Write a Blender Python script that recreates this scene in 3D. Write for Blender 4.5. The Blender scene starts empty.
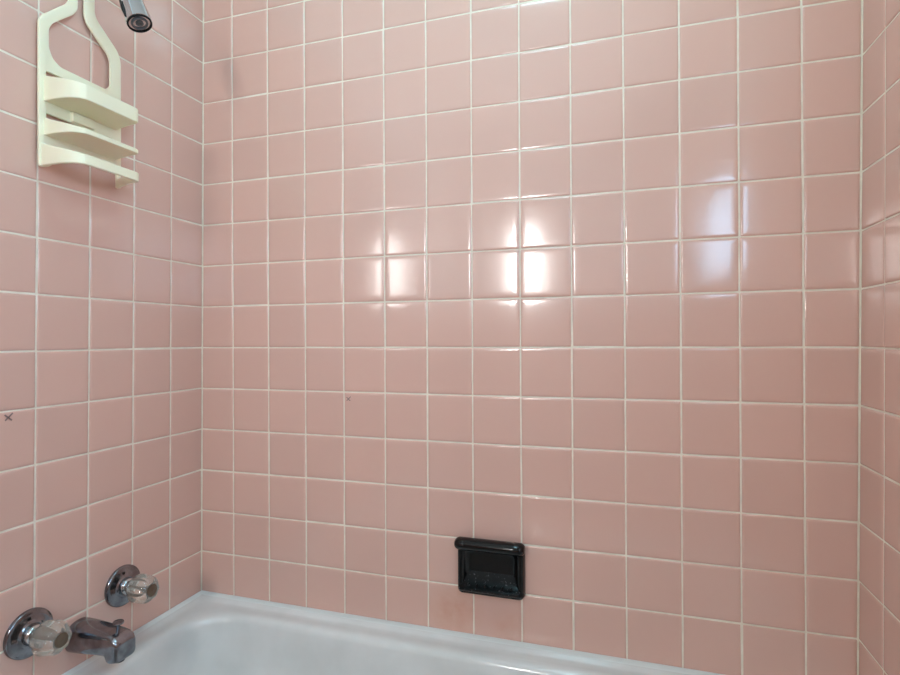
import bpy, bmesh, math, random
from mathutils import Vector, Matrix
random.seed(7)
T = 0.1095                     # one tile pitch in metres
FL = -9.59                     # floor level in tile rows (row 0 is the grout line near eye height)
COL = bpy.context.scene.collection
def W(x, y, z): return Vector((x*T, y*T, (z-FL)*T))

# ------------------------------------------------------------------ materials
def s2l(c):
    return tuple(((v/255)/12.92 if v/255 <= .04045 else ((v/255+.055)/1.055)**2.4) for v in c)
def mat(name, rgb=(200,200,200), rough=.4, metal=0, spec=.5, **kw):
    m = bpy.data.materials.new(name); m.use_nodes = True
    b = m.node_tree.nodes['Principled BSDF']
    b.inputs['Base Color'].default_value = (*s2l(rgb), 1)
    b.inputs['Roughness'].default_value = rough
    b.inputs['Metallic'].default_value = metal
    b.inputs['Specular IOR Level'].default_value = spec
    for k, v in kw.items(): b.inputs[k.replace('_', ' ')].default_value = v
    return m
def N(m, t, **kw):
    n = m.node_tree.nodes.new(t)
    for k, v in kw.items(): setattr(n, k, v)
    return n
def LK(m, a, b): m.node_tree.links.new(a, b)
def noise_bump(m, scale, dist, strength=.3, detail=3):
    b = m.node_tree.nodes['Principled BSDF']
    tc = N(m, 'ShaderNodeTexCoord'); no = N(m, 'ShaderNodeTexNoise'); bu = N(m, 'ShaderNodeBump')
    no.inputs['Scale'].default_value = scale; no.inputs['Detail'].default_value = detail
    bu.inputs['Distance'].default_value = dist; bu.inputs['Strength'].default_value = strength
    LK(m, tc.outputs['Object'], no.inputs['Vector']); LK(m, no.outputs['Fac'], bu.inputs['Height'])
    LK(m, bu.outputs['Normal'], b.inputs['Normal'])
def noise_color(m, c1, c2, scale, lo=.35, hi=.65, detail=4):
    b = m.node_tree.nodes['Principled BSDF']
    tc = N(m, 'ShaderNodeTexCoord'); no = N(m, 'ShaderNodeTexNoise'); r = N(m, 'ShaderNodeValToRGB')
    no.inputs['Scale'].default_value = scale; no.inputs['Detail'].default_value = detail
    r.color_ramp.elements[0].position = lo; r.color_ramp.elements[1].position = hi
    r.color_ramp.elements[0].color = (*s2l(c1), 1); r.color_ramp.elements[1].color = (*s2l(c2), 1)
    LK(m, tc.outputs['Object'], no.inputs['Vector']); LK(m, no.outputs['Fac'], r.inputs['Fac'])
    LK(m, r.outputs['Color'], b.inputs['Base Color'])

def tile_material():
    m = mat('pink_glazed_tile', rough=.135, spec=.74)
    b = m.node_tree.nodes['Principled BSDF']
    at = N(m, 'ShaderNodeAttribute', attribute_name='tint')
    r = N(m, 'ShaderNodeValToRGB')
    r.color_ramp.elements[0].color = (*s2l((220,178,163)), 1)
    r.color_ramp.elements[1].color = (*s2l((226,182,166)), 1)
    LK(m, at.outputs['Fac'], r.inputs['Fac'])
    tc = N(m, 'ShaderNodeTexCoord')
    # a rusty water stain on the tile under the soap dish
    prev = r.outputs['Color']
    for (p, rad, colr, amt) in ((W(6.42,0,-5.55), .075, (196,120,72), .35), (W(7.55,0,-5.72), .05, (200,126,80), .22)):
        mp = N(m, 'ShaderNodeMapping'); mp.vector_type = 'POINT'
        mp.inputs['Location'].default_value = tuple(-v/rad for v in p)
        mp.inputs['Scale'].default_value = (1/rad, 1/rad, 1/rad)
        g = N(m, 'ShaderNodeTexGradient', gradient_type='SPHERICAL')
        no = N(m, 'ShaderNodeTexNoise'); no.inputs['Scale'].default_value = 45
        mu = N(m, 'ShaderNodeMath', operation='MULTIPLY'); mu2 = N(m, 'ShaderNodeMath', operation='MULTIPLY')
        mu2.inputs[1].default_value = amt*1.7
        LK(m, tc.outputs['Object'], mp.inputs['Vector']); LK(m, mp.outputs['Vector'], g.inputs['Vector'])
        LK(m, tc.outputs['Object'], no.inputs['Vector'])
        LK(m, g.outputs['Fac'], mu.inputs[0]); LK(m, no.outputs['Fac'], mu.inputs[1]); LK(m, mu.outputs[0], mu2.inputs[0])
        mx = N(m, 'ShaderNodeMix', data_type='RGBA')
        mx.inputs['B'].default_value = (*s2l(colr), 1)
        LK(m, mu2.outputs[0], mx.inputs['Factor']); LK(m, prev, mx.inputs['A']); prev = mx.outputs['Result']
    LK(m, prev, b.inputs['Base Color'])
    # faintly uneven glaze
    no = N(m, 'ShaderNodeTexNoise'); no.inputs['Scale'].default_value = 38; no.inputs['Detail'].default_value = 2
    bu = N(m, 'ShaderNodeBump'); bu.inputs['Distance'].default_value = .0005; bu.inputs['Strength'].default_value = .22
    LK(m, tc.outputs['Object'], no.inputs['Vector']); LK(m, no.outputs['Fac'], bu.inputs['Height'])
    LK(m, bu.outputs['Normal'], b.inputs['Normal'])
    return m
M = {}
M['tile'] = tile_material()
M['grout'] = mat('cream_grout', (214,205,188), .85, spec=.2); noise_color(M['grout'], (230,217,199), (242,231,214), 30)
M['bounce_wainscot'] = mat('pink_bounce_wainscot', (214,168,150), .25)  # added on the unseen lower walls to bounce warm light onto the tiles
M['paint'] = mat('white_wall_paint', (232,230,224), .6)
M['ceil'] = mat('white_ceiling_paint', (238,236,230), .8); noise_bump(M['ceil'], 120, .002)
M['floor'] = mat('pink_bounce_floor', (206,160,142), .35); noise_color(M['floor'], (196,148,130), (214,170,152), 9)  # unseen floor, made pink so its bounce warms the lower tiles
M['enamel'] = mat('white_porcelain_enamel', (226,229,229), .13, spec=.55)
noise_color(M['enamel'], (219,217,213), (231,229,226), 7)
M['caulk'] = mat('white_caulk', (228,229,226), .5)
M['chrome'] = mat('polished_chrome', (196,202,206), .09, 1); noise_bump(M['chrome'], 60, .0006, .15)
M['worn_chrome'] = mat('worn_chrome', (132,133,140), .15, 1); noise_color(M['worn_chrome'], (112,112,118), (150,153,160), 40)
M['dark_metal'] = mat('dark_metal', (46,44,44), .35, .8)
M['brass'] = mat('dull_brass', (118,104,90), .35, .8)
M['cream'] = mat('cream_plastic', (253,244,214), .36, Subsurface_Weight=.08)
M['black'] = mat('black_glazed_ceramic', (4,4,5), .1, spec=.42); 
M['scum'] = mat('black_ceramic_with_soap_specks', (4,4,5), .3, spec=.2); noise_color(M['scum'], (4,4,5), (105,105,108), 240, .64, .72, 2)
M['rubber'] = mat('black_rubber', (14,14,15), .65, spec=.25); M['grey'] = mat('grey_plastic', (84,86,88), .4)
M['acrylic'] = mat('clear_acrylic', (248,241,230), .05, Transmission_Weight=.82, IOR=1.49)
M['scratch'] = mat('dark_scratch', (136,114,110), .7)
M['wood'] = mat('white_painted_wood', (235,234,230), .4)
M['mirror'] = mat('mirror_glass', (240,242,242), .02, 1)
def emit(name, rgb, strength):
    m = mat(name, (240,240,240), .5)
    b = m.node_tree.nodes['Principled BSDF']
    b.inputs['Emission Color'].default_value = (*rgb, 1); b.inputs['Emission Strength'].default_value = strength
    return m
M['pane_front'] = emit('frosted_daylit_glass', (.99,.985,.965), 50)
M['pane_side'] = emit('frosted_blue_daylit_glass', (.42,.71,1.0), 9.6)
M['globe'] = emit('lit_opal_glass', (.45,.86,1.0), 19)

# ------------------------------------------------------------------ helpers
def link(name, bm_or_me, m, parent=None, smooth=True, angle=None):
    if isinstance(bm_or_me, bmesh.types.BMesh):
        me = bpy.data.meshes.new(name); bm_or_me.to_mesh(me); bm_or_me.free()
    else: me = bm_or_me
    for x in (m if isinstance(m, (list, tuple)) else [m]): me.materials.append(x)
    if smooth: me.polygons.foreach_set('use_smooth', [True]*len(me.polygons))
    o = bpy.data.objects.new(name, me); COL.objects.link(o)
    if angle is not None:
        try: me.set_sharp_from_angle(angle=math.radians(angle))
        except Exception: pass
    if parent:
        o.parent = parent; o.matrix_parent_inverse = Matrix.Translation(parent.location).inverted()
    return o
def tag(o, label=None, cat=None, group=None, kind=None):
    for k, v in (('label', label), ('category', cat), ('group', group), ('kind', kind)):
        if v: o[k] = v
    return o
def thing(name, label, cat, loc, group=None):
    o = bpy.data.objects.new(name, None); COL.objects.link(o); o.location = loc; o.empty_display_size = .05
    return tag(o, label, cat, group)
def box_bm(a, b, bev=0, seg=3):
    bm = bmesh.new(); bmesh.ops.create_cube(bm, size=1)
    a, b = Vector(a), Vector(b); c = (a+b)/2; d = b-a
    for v in bm.verts: v.co = Vector((v.co.x*d.x, v.co.y*d.y, v.co.z*d.z)) + c
    if bev: bmesh.ops.bevel(bm, geom=bm.edges[:], offset=bev, segments=seg, affect='EDGES', profile=.5)
    return bm
def rings(bm, rs, close0=True, close1=True, mi=0):
    """bridge equal-length closed rings of coordinates"""
    vs = [[bm.verts.new(p) for p in r] for r in rs]; n = len(rs[0])
    for a, b in zip(vs, vs[1:]):
        for i in range(n):
            f = bm.faces.new((a[i], a[(i+1) % n], b[(i+1) % n], b[i])); f.material_index = mi
    if close0: bm.faces.new(vs[0][::-1]).material_index = mi
    if close1: bm.faces.new(vs[-1]).material_index = mi
    return vs
def frame(axis):
    a = Vector(axis).normalized(); u = a.orthogonal().normalized(); v = a.cross(u); return a, u, v
def lathe(origin, axis, prof, n=48, flute=None):
    """profile of (radius, distance along axis); flute(k, r) may modulate the radius"""
    bm = bmesh.new(); a, u, v = frame(axis); o = Vector(origin)
    rs = []
    for j, (r, h) in enumerate(prof):
        rs.append([o + a*h + (u*math.cos(2*math.pi*i/n) + v*math.sin(2*math.pi*i/n))*(flute(i/n, r, j) if flute else r) for i in range(n)])
    rings(bm, rs); bmesh.ops.recalc_face_normals(bm, faces=bm.faces[:]); return bm
def tube(pts, rad, n=20):
    bm = bmesh.new(); pts = [Vector(p) for p in pts]; rs = []
    up = Vector((0,1,0))
    for i, p in enumerate(pts):
        d = (pts[min(i+1, len(pts)-1)] - pts[max(i-1, 0)]).normalized()
        u = up - d*up.dot(d); u.normalize(); v = d.cross(u)
        r = rad[i] if isinstance(rad, (list, tuple)) else rad
        rs.append([p + (u*math.cos(2*math.pi*k/n)+v*math.sin(2*math.pi*k/n))*r for k in range(n)])
    rings(bm, rs); bmesh.ops.recalc_face_normals(bm, faces=bm.faces[:]); return bm
def smooth_poly(pts, it=2, closed=True):
    for _ in range(it):
        out = []; n = len(pts)
        for i in range(n if closed else n-1):
            a, b = pts[i], pts[(i+1) % n]
            out += [tuple(.75*p+.25*q for p, q in zip(a, b)), tuple(.25*p+.75*q for p, q in zip(a, b))]
        if not closed: out = [pts[0]] + out + [pts[-1]]
        pts = out
    return pts
def catmull(pts, k=8):
    out = []; P = [pts[0]] + list(pts) + [pts[-1]]
    for i in range(1, len(P)-2):
        for j in range(k):
            t = j/k; out.append(tuple(.5*((2*b)+(-a+c)*t+(2*a-5*b+4*c-d)*t*t+(-a+3*b-3*c+d)*t**3) for a, b, c, d in zip(P[i-1], P[i], P[i+1], P[i+2])))
    out.append(tuple(pts[-1])); return out

# ------------------------------------------------------------------ tiled walls
def leanL(z): return -.028 + .0083*max(z, -6)          # the alcove's corners are not quite plumb
def leanR(z): return 13.697 + .0123*max(z, -6)
def tiled_wall(name, us, vs, fmap, normal, gaps, backing, painted=(), bounce_wainscot=()):
    """us, vs: grout-line positions; fmap(u, v) -> point on the tile face plane (tile units)"""
    bm = bmesh.new(); lay = bm.verts.layers.float.new('tint'); nrm = Vector(normal)
    g = .0075
    prof = ((0, -.0034), (.0003, -.0022), (.0009, -.0013), (.0019, -.0006), (.0034, -.00022), (.0065, -.00005), (.017, 0.0))
    for i in range(len(us)-1):
        for j in range(len(vs)-1):
            u0 = us[i] + (gaps[0] if i == 0 else g); u1 = us[i+1] - (gaps[1] if i == len(us)-2 else g)
            v0 = vs[j] + (.0 if j == 0 else g); v1 = vs[j+1] - g
            u0 += random.gauss(0, .002); v0 += random.gauss(0, .0015)
            tint = min(1, max(0, random.gauss(.5, .2)))
            ta, tb, hb = random.gauss(0, .0032), random.gauss(0, .0032), random.gauss(0, .00015)
            wu, wv = (u1-u0)*T, (v1-v0)*T; R0 = .0024; loops = []
            for ins, h in prof:
                r = max(R0-ins, .0006); lp = []
                for cx, cy, a0 in ((1,1,0), (0,1,90), (0,0,180), (1,0,270)):
                    for k in range(4):
                        a = math.radians(a0 + 30*k)
                        x = (wu-ins-r if cx else ins+r) + r*math.cos(a); y = (wv-ins-r if cy else ins+r) + r*math.sin(a)
                        p = fmap(u0 + x/T, v0 + y/T)
                        hh = h + hb + ta*(x-wu/2) + tb*(y-wv/2) if h > -.003 else h
                        q = bm.verts.new(W(*p) + nrm*hh); q[lay] = tint; lp.append(q)
                loops.append(lp)
            n = len(loops[0])
            for a, b in zip(loops, loops[1:]):
                for k in range(n): bm.faces.new((a[k], a[(k+1) % n], b[(k+1) % n], b[k]))
            bm.faces.new(loops[-1])
    for f in bm.faces: f.smooth = True
    def quad(u0, u1, v0, v1, off, mi):
        f = bm.faces.new([bm.verts.new(W(*fmap(u, v)) + nrm*off) for u, v in ((u0,v0),(u1,v0),(u1,v1),(u0,v1))])
        f.material_index = mi; return f
    for (u0, u1, v0, v1) in backing: quad(u0, u1, v0, v1, -.0014, 1)
    for (u0, u1, v0, v1) in painted: quad(u0, u1, v0, v1, -.0020, 2)
    for (u0, u1, v0, v1) in bounce_wainscot: quad(u0, u1, v0, v1, -.0020, 3)
    bm.normal_update()
    bad = [f for f in bm.faces if f.normal.dot(nrm) < -.2]
    bmesh.ops.reverse_faces(bm, faces=bad)
    o = link(name, bm, [M['tile'], M['grout'], M['paint'], M['bounce_wainscot']], smooth=False)
    return tag(o, kind='structure')
TOPROW = 10; CE = 12.7                    # top of the tiling, ceiling height (rows)
rows = list(range(-6, TOPROW+1))
cols = [0] + [.858+k + d for k, d in enumerate((.012,.012,.003,-.012,-.006,-.022,-.02,-.01,.012,.01,.003,-.005,.004))] + [13.697]
def fback(u, v):
    # shear the outermost columns onto the leaning corners
    if u <= .86: x = leanL(v) + (u/.858)*(.858-leanL(v))
    elif u >= 12.86: t = (u-12.86)/(13.697-12.86); x = 12.86 + t*(leanR(v)-12.86)
    else: x = u
    return (x, 0, v)
wall_back = tiled_wall('wall_back', cols, rows, fback, (0,-1,0), (.005,.006),
    [(-.3,14,-6.2,TOPROW)], [(-.3,14,FL,-6.2), (-.3,14,TOPROW,CE)])
lcols = [-1.005-k for k in range(8)][::-1] + [0]
fleft = lambda u, v: (leanL(v), u + ((.0098*v - leanL(v)*(10.95+u)/9.75)*max(0, min(1, -u)) if u > -9 else 0), v)
YF = -23.0
wall_left = tiled_wall('wall_left', lcols, rows, fleft, (1,0,0), (.0075, .006),
    [(lcols[0],.05,-6.2,TOPROW)], [(YF,.05,FL,-6.2), (YF,.05,TOPROW,CE), (YF,lcols[0],1.8,TOPROW)], [(YF,lcols[0],-6.2,1.8)])
rcols = [-.863-k for k in range(8)][::-1] + [0]
fright = lambda u, v: (leanR(v), u + .008*v*max(0, min(1, -u))*(1 if u > -9 else 0), v)
# right wall: window opening beyond the tub
wy0, wy1, wz0, wz1 = -17.6, -9.4, 2.6, 6.3
wall_right = tiled_wall('wall_right', rcols, rows, fright, (-1,0,0), (.0125,.004),
    [(rcols[0],.05,-6.2,TOPROW)], [(YF,.05,FL,-6.2), (YF,.05,TOPROW,CE), (wy1,rcols[0],1.8,TOPROW), (YF,wy0,1.8,TOPROW), (wy0,wy1,1.8,wz0), (wy0,wy1,wz1,TOPROW)], [(YF,rcols[0],-6.2,1.8)])
# the opposite wall with its window
fx0, fx1, fz0, fz1 = 3.5, 4.8, 2.8, 6.9
bm = bmesh.new()
for x0, x1, z0, z1, mi in ((-.3,14,FL,1.8,1), (-.3,fx0,1.8,CE,0), (fx1,14,1.8,CE,0), (fx0,fx1,1.8,fz0,0), (fx0,fx1,fz1,CE,0)):
    f = bm.faces.new([bm.verts.new(W(x, YF, z)) for x, z in ((x1,z0),(x0,z0),(x0,z1),(x1,z1))]); f.material_index = mi
tag(link('wall_front', bm, [M['paint'], M['bounce_wainscot']], smooth=False), kind='structure')
tag(link('floor', box_bm(W(-.3,YF,FL)-Vector((0,0,.02)), W(14,.1,FL)), M['floor'], smooth=False), kind='structure')
tag(link('ceiling', box_bm(W(-.3,YF,CE), W(14,.1,CE)+Vector((0,0,.02))), M['ceil'], smooth=False), kind='structure')
def window(name, fr, pane_mat, axis):
    """frame bars around a frosted pane"""
    root = bpy.data.objects.new(name, None); COL.objects.link(root); tag(root, kind='structure')
    if axis == 'y':
        x0, x1, z0, z1 = fr; P = lambda a, d, z: W(a, YF - d, z)
    else:
        x0, x1, z0, z1 = fr; P = lambda a, d, z: W(13.76 + d, a, z)
    root.location = P((x0+x1)/2, 0, z0)
    b = .28
    bm = bmesh.new()
    for a0, a1, c0, c1 in ((x0-b,x1+b,z0-b,z0), (x0-b,x1+b,z1,z1+b), (x0-b,x0,z0,z1), (x1,x1+b,z0,z1)):
        p, q = P(a0, -.12, c0), P(a1, .5, c1)
        t = box_bm([min(i,j) for i,j in zip(p,q)], [max(i,j) for i,j in zip(p,q)], .003, 2)
        me = bpy.data.meshes.new('t'); t.to_mesh(me); t.free(); bm.from_mesh(me); bpy.data.meshes.remove(me)
    link('window_frame', bm, M['wood'], root, angle=40)
    p, q = P(x0, .2, z0), P(x1, .26, z1)
    link('window_pane', box_bm([min(i,j) for i,j in zip(p,q)], [max(i,j) for i,j in zip(p,q)]), pane_mat, root, smooth=False)
window('window_1', (fx0, fx1, fz0, fz1), M['pane_front'], 'y')
window('window_2', (wy0, wy1, wz0, wz1), M['pane_side'], 'x')

# two small dark scratches in the glaze
def scratch(P, wall):
    bm = bmesh.new()
    for a, b in (((-.045,-.04),(.05,.05)), ((-.05,.035),(.04,-.045))):
        d = Vector((b[0]-a[0], b[1]-a[1])).normalized()*.009; q = Vector((-d.y, d.x))
        rs = []
        for h in (.0, .004):
            rs.append([P(a[0]+q.x,a[1]+q.y,h), P(a[0]-q.x,a[1]-q.y,h), P(b[0]-q.x,b[1]-q.y,h), P(b[0]+q.x,b[1]+q.y,h)])
        rings(bm, rs)
    bmesh.ops.recalc_face_normals(bm, faces=bm.faces[:])
    tag(link('scratch_mark', bm, M['scratch'], wall, smooth=False), 'small dark cross-shaped scratch')
scratch(lambda u, v, h: W(3.97+u, -h-.004, -1.15+v), wall_back)
scratch(lambda u, v, h: W(leanL(-1.2)+h+.006, -4.44+u*1.25, -1.1+v*1.25), wall_left)

# ------------------------------------------------------------------ bathtub
def rrect(x0, x1, y0, y1, r, z, n=10, m=8):
    pts = []
    for cx, cy, a0, nx in ((x1-r, y1-r, 0, None), (x0+r, y1-r, 90, None), (x0+r, y0+r, 180, None), (x1-r, y0+r, 270, None)):
        arc = [(cx + r*math.cos(math.radians(a0+90*k/n)), cy + r*math.sin(math.radians(a0+90*k/n))) for k in range(n+1)]
        pts += arc
        # edge subdivisions towards the next corner are added below
        pts.append(None)
    flat = []
    for i, p in enumerate(pts):
        if p is None:
            a = pts[i-1]; b = pts[(i+1) % len(pts)]
            flat += [(a[0]+(b[0]-a[0])*k/(m+1), a[1]+(b[1]-a[1])*k/(m+1)) for k in range(1, m+1)]
        else: flat.append(p)
    return [W(x, y, z) for x, y in flat]
X0, X1, Y0, Y1 = -.074, 13.62, -7.0, -.001
spec = [ # inset left, right, front, back, radius, z
    (.06,.06,.12,.06,.10,FL), (.03,.03,.06,.03,.10,-6.30), (.005,.005,.0,.005,.06,-6.08), (.0,.0,.0,.0,.06,-6.03), (.02,.02,.04,.02,.06,-6.0),
    (.10,.10,.15,.10,.08,-5.995), (.15,.15,.25,.15,.10,-6.01), (.21,.21,.4,.21,.16,-6.045), (.28,.30,.6,.28,.5,-6.06),
    (.40,.5,.75,.40,.8,-6.055), (.49,.7,.86,.49,1.0,-6.05), (.55,.8,.95,.55,1.08,-6.06), (.60,.9,1.02,.60,1.1,-6.085), (.64,1.0,1.08,.64,1.1,-6.13),
    (.665,1.1,1.12,.665,1.05,-6.2), (.685,1.2,1.14,.685,1.0,-6.32), (.72,1.45,1.18,.73,.85,-6.65), (.80,1.9,1.25,.82,.7,-7.3), (.90,2.6,1.38,.95,.65,-8.1), (1.05,3.1,1.55,1.12,.65,-8.6), (1.4,3.6,1.9,1.5,.7,-8.85), (2.2,4.3,2.6,2.3,.7,-8.95)]
bm = bmesh.new()
rings(bm, [rrect(X0+l, X1-r, Y0+f, Y1-b, rad, z) for l, r, f, b, rad, z in spec], close0=False)
bmesh.ops.recalc_face_normals(bm, faces=bm.faces[:])
me = bpy.data.meshes.new('bathtub'); bm.to_mesh(me); bm.free()
tub = link('bathtub', me, M['enamel'])
tag(tub, 'white porcelain bathtub with raised rim set against the pink tiled walls', 'bathtub')
bm = bmesh.new()      # bead of caulk where the rim meets the tiles
rs = []
for x, y in ((X0+.0, Y0+.3), (X0, Y1), (X1, Y1), (X1, Y0+.3)):
    sx = 1 if x == X0 else -1; sy = -1 if y == Y1 else 0
    rs.append([W(x+sx*a, y+sy*a, -6.01+b) for a, b in ((-.0,-.0),(-.0,.045),(.03,.042),(.07,.034),(.11,.02),(.13,.0))])
rings(bm, rs); bmesh.ops.recalc_face_normals(bm, faces=bm.faces[:])
link('caulk_bead', bm, M['caulk'], tub, angle=60)
link('drain', lathe(W(2.9,-3.3,-8.955), (0,0,1), [(.036,.0),(.036,.003),(.028,.004),(.012,.002)], 32), M['chrome'], tub, angle=40)

# ------------------------------------------------------------------ taps
def handle(y, z, label, spin):
    x = leanL(z)
    t = thing('faucet_handle', label, 'tap handle', W(x, y, z), 'faucet handles')
    o = W(x, y, z)
    R_ = .0445
    link('escutcheon', lathe(o, (1,0,0), [(R_,.0002),(R_,.004),(R_*.985,.0065),(R_*.95,.0078),(R_*.80,.0085),(R_*.60,.0098),(R_*.52,.011),(R_*.5,.0125),(R_*.44,.0135),(R_*.41,.0125),(R_*.36,.012),(.006,.012)], 64), M['worn_chrome'], t, angle=60)
    link('stem', lathe(o, (1,0,0), [(.0175,.010),(.0175,.020),(.0155,.0225),(.0115,.024),(.0115,.030),(.013,.031),(.013,.037)], 40), M['chrome'], t, angle=40)
    sc = link('screw', lathe(o + Vector((.009,-.004,.030)), (1,0,0), [(.0034,0),(.0034,.0015),(.0022,.0022)], 16), M['dark_metal'], t)
    nf = 8
    def fl(k, r, j):
        c = abs(math.cos(math.pi*nf*k + spin)); return r*(1 - .11*(1-c)**.9) if j < 10 else r
    prof = [(.012,.0345),(.018,.0355),(.0265,.039),(.0302,.046),(.0316,.055),(.0310,.064),(.0288,.073),(.0252,.080),(.0222,.0835),(.0195,.0855),(.0170,.0865),(.0150,.0850)]
    kn = link('knob', lathe(o, (1,0,0), prof, 96, fl), M['acrylic'], t, angle=50)
    link('index_cap', lathe(o, (1,0,0), [(.0130,.0825),(.0130,.0865),(.0112,.0874),(.0088,.0864),(.005,.0868),(.003,.0878)], 32), M['brass'], kn, angle=50)
    link('knob_insert', lathe(o, (1,0,0), [(.0060,.036),(.0075,.040),(.0060,.052),(.0055,.075)], 16), M['brass'], kn, angle=50)
handle(-4.11, -4.89, 'clear acrylic faucet handle left of the tub spout, nearer the photo edge', .2)
handle(-2.24, -4.875, 'clear acrylic faucet handle between the tub spout and the corner', .6)

# tub spout
YS = -3.19
spo = thing('tub_spout', 'worn chrome tub spout with a pull-up diverter knob, between the two handles', 'spout', W(leanL(-5.4), YS, -5.42))
bm = bmesh.new(); rs = []
# stations along the spout: (x, top z, bottom z, half-width, squareness)
st = [(-.055,-5.10,-5.68,.29,2.3),(.10,-5.10,-5.67,.29,2.3),(.30,-5.115,-5.645,.275,2.6),(.50,-5.135,-5.615,.255,3.0),(.74,-5.157,-5.60,.238,3.3),(.82,-5.168,-5.605,.235,3.5),
      (.84,-5.17,-5.66,.234,3.7),(.86,-5.174,-5.70,.233,4),(.91,-5.186,-5.71,.231,4.4),(.98,-5.205,-5.69,.228,4.6),(1.05,-5.245,-5.67,.222,4.6),(1.09,-5.30,-5.645,.208,4.4),(1.105,-5.35,-5.61,.18,4)]
n = 40
for x, zt, zb, hw, sq in st:
    r = []
    for k in range(n):
        a = 2*math.pi*k/n; c, s = math.cos(a), math.sin(a)
        r.append(W(x + .0, YS + hw*math.copysign(abs(c)**(2/sq), c), (zt+zb)/2 + (zt-zb)/2*math.copysign(abs(s)**(2/sq), s)))
    rs.append(r)
rings(bm, rs); bmesh.ops.recalc_face_normals(bm, faces=bm.faces[:])
link('spout_body', bm, M['worn_chrome'], spo, angle=48)
link('outlet', lathe(W(.92,YS,-5.70), (0,0,-1), [(.011,-.004),(.011,.0016),(.009,.0016),(.008,-.001)], 32), M['dark_metal'], spo, angle=40)
link('diverter_knob', lathe(W(.90,YS,-5.195), (.06,0,1), [(.0032,0),(.0032,.0135),(.0052,.0155),(.0095,.0172),(.0105,.0190),(.0098,.0210),(.0065,.0222),(.002,.0226)], 28), M['worn_chrome'], spo, angle=50)

# ------------------------------------------------------------------ shower head
YH = -3.22
sh = thing('shower', 'chrome shower head with dark spray face on a wall arm beside the caddy', 'shower head', W(leanL(7), YH, 7.02))
link('wall_flange', lathe(W(leanL(7)+.005,YH,7.02), (1,0,0), [(.033,0),(.033,.0022),(.031,.0040),(.022,.0050),(.0125,.0056)], 40), M['chrome'], sh, angle=50)
link('arm', tube(catmull([W(.0,YH,7.02), W(.35,YH,7.06), W(.65,YH,7.07), W(.88,YH,7.0), W(1.06,YH,6.86)], 8), .0102), M['chrome'], sh)
FC = W(1.485, YH, 5.93); AX = Vector((-.20,0,.48)).normalized()
r = .0236
link('head', lathe(FC, AX, [(r*.93,.0005),(r,.002),(r*.99,.010),(r*.92,.040),(r*.85,.062),(r*.80,.074),(r*.55,.082),(r*.5,.086),(.0145,.090),(.0150,.096),(.0130,.103),(.010,.106)], 56), M['chrome'], sh, angle=40)
fc = link('spray_face', lathe(FC, -AX, [(r*.965,-.002),(r*.965,.0012),(r*.93,.002),(r*.86,.002),(r*.82,-.0005),(r*.70,-.0012)], 56), M['rubber'], sh, angle=40)
link('face_ring', lathe(FC, -AX, [(r*.66,-.002),(r*.66,.001),(r*.62,.0022),(r*.52,.0022),(r*.47,-.001)], 48), M['grey'], fc, angle=40)
link('face_ring', lathe(FC, -AX, [(r*.30,-.002),(r*.30,.001),(r*.27,.0016),(r*.20,.0016),(r*.16,.0)], 40), M['grey'], fc, angle=40)
ax, u, v = frame(AX)
d = Vector((-.45,-1,0)); d -= AX*d.dot(AX); d.normalize()
link('adjust_lever', tube([FC+AX*.008+d*(r*1.0), FC+AX*.025+d*(r*1.03), FC+AX*.045+d*(r*1.0)], [.0016,.0028,.0018], 12), M['dark_metal'], sh)

# ------------------------------------------------------------------ shower caddy
cad = thing('shower_caddy', 'cream plastic shower caddy with two trays and a towel bar hanging on the tiled wall', 'shower caddy', W(.06, -3.24, 3.23))
PX0, PX1 = .075, .125
outer = [(-4.03,3.23),(-4.03,5.80),(-3.96,5.92),(-3.53,6.36),(-3.48,6.45),(-3.48,7.20),(-3.36,7.38),(-3.10,7.38),(-2.99,7.20),(-2.98,6.50),(-2.93,6.39),(-2.48,6.01),(-2.41,5.83),(-2.41,3.27),(-2.49,3.27),(-2.50,3.66),(-3.55,3.66),(-3.86,3.27)]
inner = [(-3.33,6.86),(-3.33,6.38),(-3.41,6.24),(-3.80,5.86),(-3.87,5.73),(-3.87,5.38),(-3.80,5.22),(-3.66,5.13),(-2.74,5.13),(-2.63,5.24),(-2.63,5.73),(-2.68,5.85),(-3.12,6.22),(-3.18,6.36),(-3.18,6.86),(-3.12,6.95),(-3.11,7.08),(-3.18,7.125),(-3.28,7.125),(-3.36,7.08),(-3.36,6.95)]
hole1 = [(-3.92,4.96),(-3.92,4.60),(-2.60,4.60),(-2.60,4.98)]
hole2 = [(-3.92,4.21),(-3.92,3.92),(-2.60,3.92),(-2.60,4.22)]
def soften(pts, rad):
    """round every polygon corner with a small arc"""
    out = []; n = len(pts)
    for i in range(n):
        a, b, c = Vector(pts[i-1]), Vector(pts[i]), Vector(pts[(i+1) % n])
        k = min(rad, .45*(a-b).length, .45*(c-b).length)
        p, q = b+(a-b).normalized()*k, b+(c-b).normalized()*k
        for t in (0,.25,.5,.75,1): out.append(tuple((1-t)**2*p + 2*t*(1-t)*b + t*t*q))
    return out
cu = bpy.data.curves.new('plate', 'CURVE'); cu.dimensions = '2D'; cu.fill_mode = 'BOTH'
for pts, rad in ((outer,.07),(inner,.05),(hole1,.02),(hole2,.02)):
    pts = soften(pts, rad)
    s = cu.splines.new('POLY'); s.points.add(len(pts)-1); s.use_cyclic_u = True
    for p, (y, z) in zip(s.points, pts): p.co = (y*T, (z-FL)*T, 0, 1)
cu.extrude = (PX1-PX0)/2*T - .0008; cu.bevel_depth = .0008; cu.bevel_resolution = 2
co = bpy.data.objects.new('plate', cu); COL.objects.link(co)
bpy.context.view_layer.update()
me = bpy.data.meshes.new_from_object(co.evaluated_get(bpy.context.evaluated_depsgraph_get()))
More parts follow.
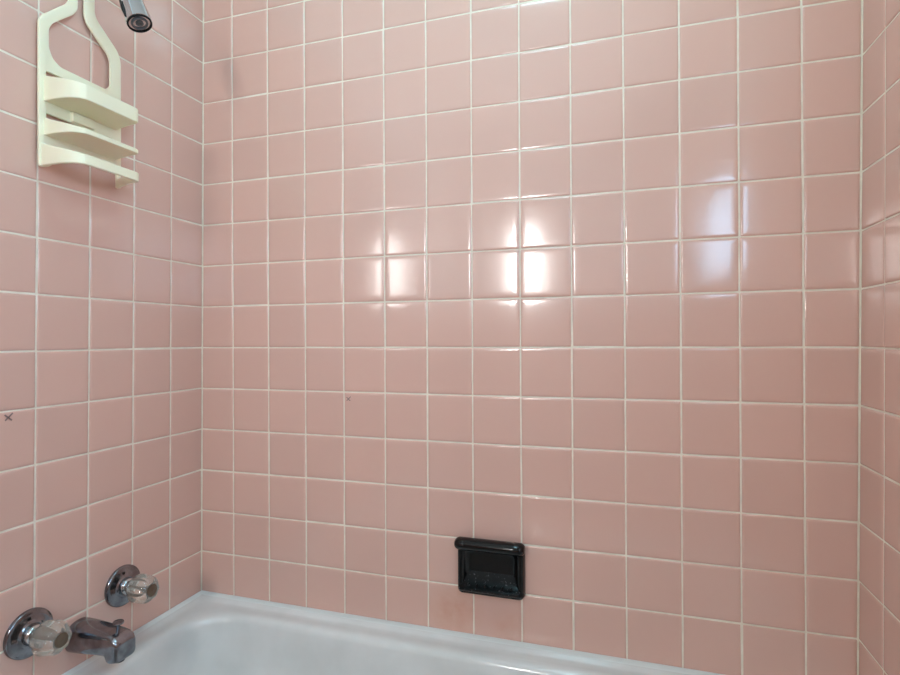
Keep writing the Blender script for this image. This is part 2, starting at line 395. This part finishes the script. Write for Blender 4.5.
bpy.data.objects.remove(co); bpy.data.curves.remove(cu)
for vtx in me.vertices:
    y, z, x = vtx.co; vtx.co = ((PX0+PX1)/2*T + x, y, z)
bm = bmesh.new(); bm.from_mesh(me); bmesh.ops.remove_doubles(bm, verts=bm.verts[:], dist=1e-5); bmesh.ops.recalc_face_normals(bm, faces=bm.faces[:])
bpy.data.meshes.remove(me)
link('back_plate', bm, M['cream'], cad, angle=35)
def dcurve(y0, y1, yb, dep, x0):
    """plan outline of a tray: from the left end round the front to the right end"""
    c = [(x0, y0), (x0+.35*dep, y0-.005), (x0+.62*dep, y0+.01), (x0+.82*dep, y0+.06), (x0+.95*dep, y0+.15), (x0+dep, y0+.30),
         (x0+dep, y1-.25), (x0+dep, y1-.10), (x0+.97*dep, y1-.03), (x0+.90*dep, y1), (x0+.5*dep, y1+.35*(yb-y1)), (x0, yb)]
    return catmull(c, 6)
def band(name, y0, y1, yb, dep, zb, ztf, ztb, th=.045, flare=0):
    """an upright bowed lip, thickness th; its top slopes from ztb at the plate to ztf at the front"""
    bm = bmesh.new(); c = dcurve(y0, y1, yb, dep, PX1-.02)
    rs = []
    for i, (x, y) in enumerate(c):
        a, b = c[max(i-1,0)], c[min(i+1,len(c)-1)]
        d = Vector((b[0]-a[0], b[1]-a[1])).normalized(); nn = Vector((-d.y, d.x))   # inward
        if nn.dot(Vector((PX1+dep*.45 - x, (y0+y1)/2 - y))) < 0: nn = -nn
        f = min(1, max(0, (x-PX1)/dep)); s = 1
        if y > (y0+y1)/2: zt = ztf
        else: zt = ztb + (ztf-ztb)*(f**.8)
        e = .012
        P = lambda k, z: W(x+nn.x*k, y+nn.y*k, z)
        rs.append([P(0,zb+e), P(e,zb), P(th-e,zb), P(th,zb+e), P(th,zt-e), P(th-e,zt), P(e-flare,zt), P(-flare,zt-e)])
    rings(bm, rs); bmesh.ops.recalc_face_normals(bm, faces=bm.faces[:])
    return bm
def floor_bm(y0, y1, yb, dep, z0, z1):
    bm = bmesh.new(); c = dcurve(y0+.02, y1-.02, yb-.02, dep-.02, PX1-.02)
    rings(bm, [[W(x, y, z) for x, y in c] for z in (z0, z1)]); bmesh.ops.recalc_face_normals(bm, faces=bm.faces[:])
    return bm
def tray(zf, ztf, ztb):
    t = link('tray', floor_bm(-3.96, -2.66, -2.52, .785, zf+.008, zf+.05), M['cream'], cad, angle=40)
    link('tray_lip', band('tray_lip', -3.96, -2.66, -2.52, .785, zf, ztf, ztb), M['cream'], t, angle=40)
tray(4.40, 4.67, 4.86); tray(3.80, 3.885, 4.12)
link('towel_bar', band('towel_bar', -4.01, -2.68, -2.45, .82, 3.25, 3.42, 3.66, .06), M['cream'], cad, angle=40)
link('raised_pad', box_bm(W(PX1-.02,-3.47,4.22), W(PX1+.07,-3.03,4.40), .0015), M['cream'], cad, angle=40)

# ------------------------------------------------------------------ soap dish
sd = thing('soap_dish', 'black glazed ceramic soap dish set into the pink tiled wall above the tub', 'soap dish', W(7.22, 0, -5.1))
def rr2(x0, x1, z0, z1, r, y, n=8):
    out = []
    for cx, cz, a0 in ((x1-r,z1-r,0),(x0+r,z1-r,90),(x0+r,z0+r,180),(x1-r,z0+r,270)):
        for k in range(n+1):
            a = math.radians(a0+90*k/n); out.append(W(cx+r*math.cos(a), y, cz+r*math.sin(a)))
    return out
bm = bmesh.new()
sx0, sx1, sz0, sz1 = 6.54, 7.915, -5.07, -3.98
rings(bm, [rr2(sx0-.01,sx1+.01,sz0-.01,sz1,.10,.012), rr2(sx0,sx1,sz0,sz1,.10,-.13), rr2(sx0+.02,sx1-.02,sz0+.02,sz1-.02,.10,-.17), rr2(sx0+.06,sx1-.06,sz0+.06,sz1-.06,.10,-.19),
    rr2(sx0+.10,sx1-.10,sz0+.10,sz1-.10,.12,-.18), rr2(sx0+.14,sx1-.14,sz0+.13,sz1-.13,.14,-.14), rr2(sx0+.19,sx1-.19,sz0+.19,sz1-.18,.14,-.05), rr2(sx0+.27,sx1-.27,sz0+.3,sz1-.26,.14,-.02)], close0=False)
bmesh.ops.recalc_face_normals(bm, faces=bm.faces[:])
link('dish_body', bm, M['black'], sd)
# rolled grab bar along the top
bm = bmesh.new(); rs = []
n = 24
for i, x in enumerate([sx0-.035, sx0-.03, sx0, sx0+.05] + [sx0+.05+k*(sx1-sx0-.1)/8 for k in range(1,8)] + [sx1-.05, sx1, sx1+.03, sx1+.035]):
    e = min(x-(sx0-.035), (sx1+.035)-x); k = min(1, .45+.55*math.sqrt(max(0, min(1, e/.07))))
    rs.append([W(x, -.20 + .155*k*math.cos(2*math.pi*j/n), -4.025 + .125*k*math.sin(2*math.pi*j/n)) for j in range(n)])
rings(bm, rs); bmesh.ops.recalc_face_normals(bm, faces=bm.faces[:])
link('grab_bar', bm, M['black'], sd)
# projecting tray with drainage bumps
bm = bmesh.new(); rs = []
prof = [(.0,-4.60),(-.035,-4.66),(-.10,-4.76),(-.19,-4.87),(-.235,-4.885),(-.262,-4.91),(-.255,-4.95),(-.20,-5.0),(-.10,-5.05),(.0,-5.06)]
for x, s in ((sx0+.045,.9),(sx0+.07,1),(sx0+.2,1),(sx0+.45,1.02),(7.215,1.03),(sx1-.45,1.02),(sx1-.2,1),(sx1-.07,1),(sx1-.045,.9)):
    rs.append([W(x, y*s if y < 0 else y, z) for y, z in prof])
rings(bm, rs); bmesh.ops.recalc_face_normals(bm, faces=bm.faces[:])
tr = link('soap_tray', bm, M['scum'], sd, angle=50)
for k in range(6):
    x = sx0+.25+k*(sx1-sx0-.5)/5
    link('drain_ridge', box_bm(W(x-.025,-.225,-4.93), W(x+.025,-.14,-4.83), .0022), M['scum'], tr, angle=60)

# ------------------------------------------------------------------ the rest of the bathroom, behind the camera
mc = thing('medicine_cabinet', 'white mirrored medicine cabinet on the side wall beyond the tub', 'cabinet', W(leanL(3), -11, 1.6))
link('cabinet_body', box_bm(W(.02,-12.6,1.6), W(.17,-8.4,8.4), .002), M['wood'], mc, angle=40)
bm = bmesh.new()      # unseen mirrored door, angled to throw the window's reflection onto the tiles
rings(bm, [[W(.44,-8.4,z), W(.19,-12.6,z), W(.24,-12.6,z), W(.49,-8.4,z)] for z in (1.6,8.4)]); bmesh.ops.recalc_face_normals(bm, faces=bm.faces[:])
link('mirror_door', bm, M['mirror'], mc, smooth=False)
cl = thing('ceiling_light', 'round opal glass ceiling light above the tub edge', 'ceiling light', W(7.4, -6.2, CE))
link('light_base', lathe(W(7.8,-5.8,CE), (0,0,-1), [(.16,.0),(.16,.018),(.145,.022)], 48), M['chrome'], cl, angle=40)
link('glass_shade', lathe(W(7.8,-5.8,CE), (0,0,-1), [(.145,.02),(.16,.035),(.15,.055),(.12,.072),(.07,.084),(.02,.087)], 48), M['globe'], cl)

# ------------------------------------------------------------------ world, camera, view
sc = bpy.context.scene
w = bpy.data.worlds.new('World'); sc.world = w; w.use_nodes = True
w.node_tree.nodes['Background'].inputs[0].default_value = (.75,.85,1,1); w.node_tree.nodes['Background'].inputs[1].default_value = .5
cam = bpy.data.cameras.new('Camera'); co = bpy.data.objects.new('Camera', cam); COL.objects.link(co); sc.camera = co
cam.sensor_width = 36; cam.lens = 543.1854/900*36; cam.clip_start = .01
yaw, pit, rol = .3009, .0036, -.005
def unrot(r, u, f):
    c, s = math.cos(rol), math.sin(rol); r, u = c*r - s*u, s*r + c*u
    c, s = math.cos(pit), math.sin(pit); f, u = c*f - s*u, s*f + c*u
    c, s = math.cos(yaw), math.sin(yaw); return Vector((c*r - s*f, s*r + c*f, u))
R3 = Matrix((unrot(1,0,0), unrot(0,1,0), -unrot(0,0,1))).transposed()
co.matrix_world = Matrix.Translation(W(9.7522, -10.9549, .1685)) @ R3.to_4x4()
sc.view_settings.view_transform = 'Standard'; sc.view_settings.look = 'None'
sc.view_settings.gamma = 1; sc.view_settings.use_curve_mapping = False
sc.view_settings.exposure = .28
sc.cycles.use_denoising = True
sc.cycles.max_bounces = 10; sc.cycles.transmission_bounces = 10; sc.cycles.sample_clamp_indirect = 8
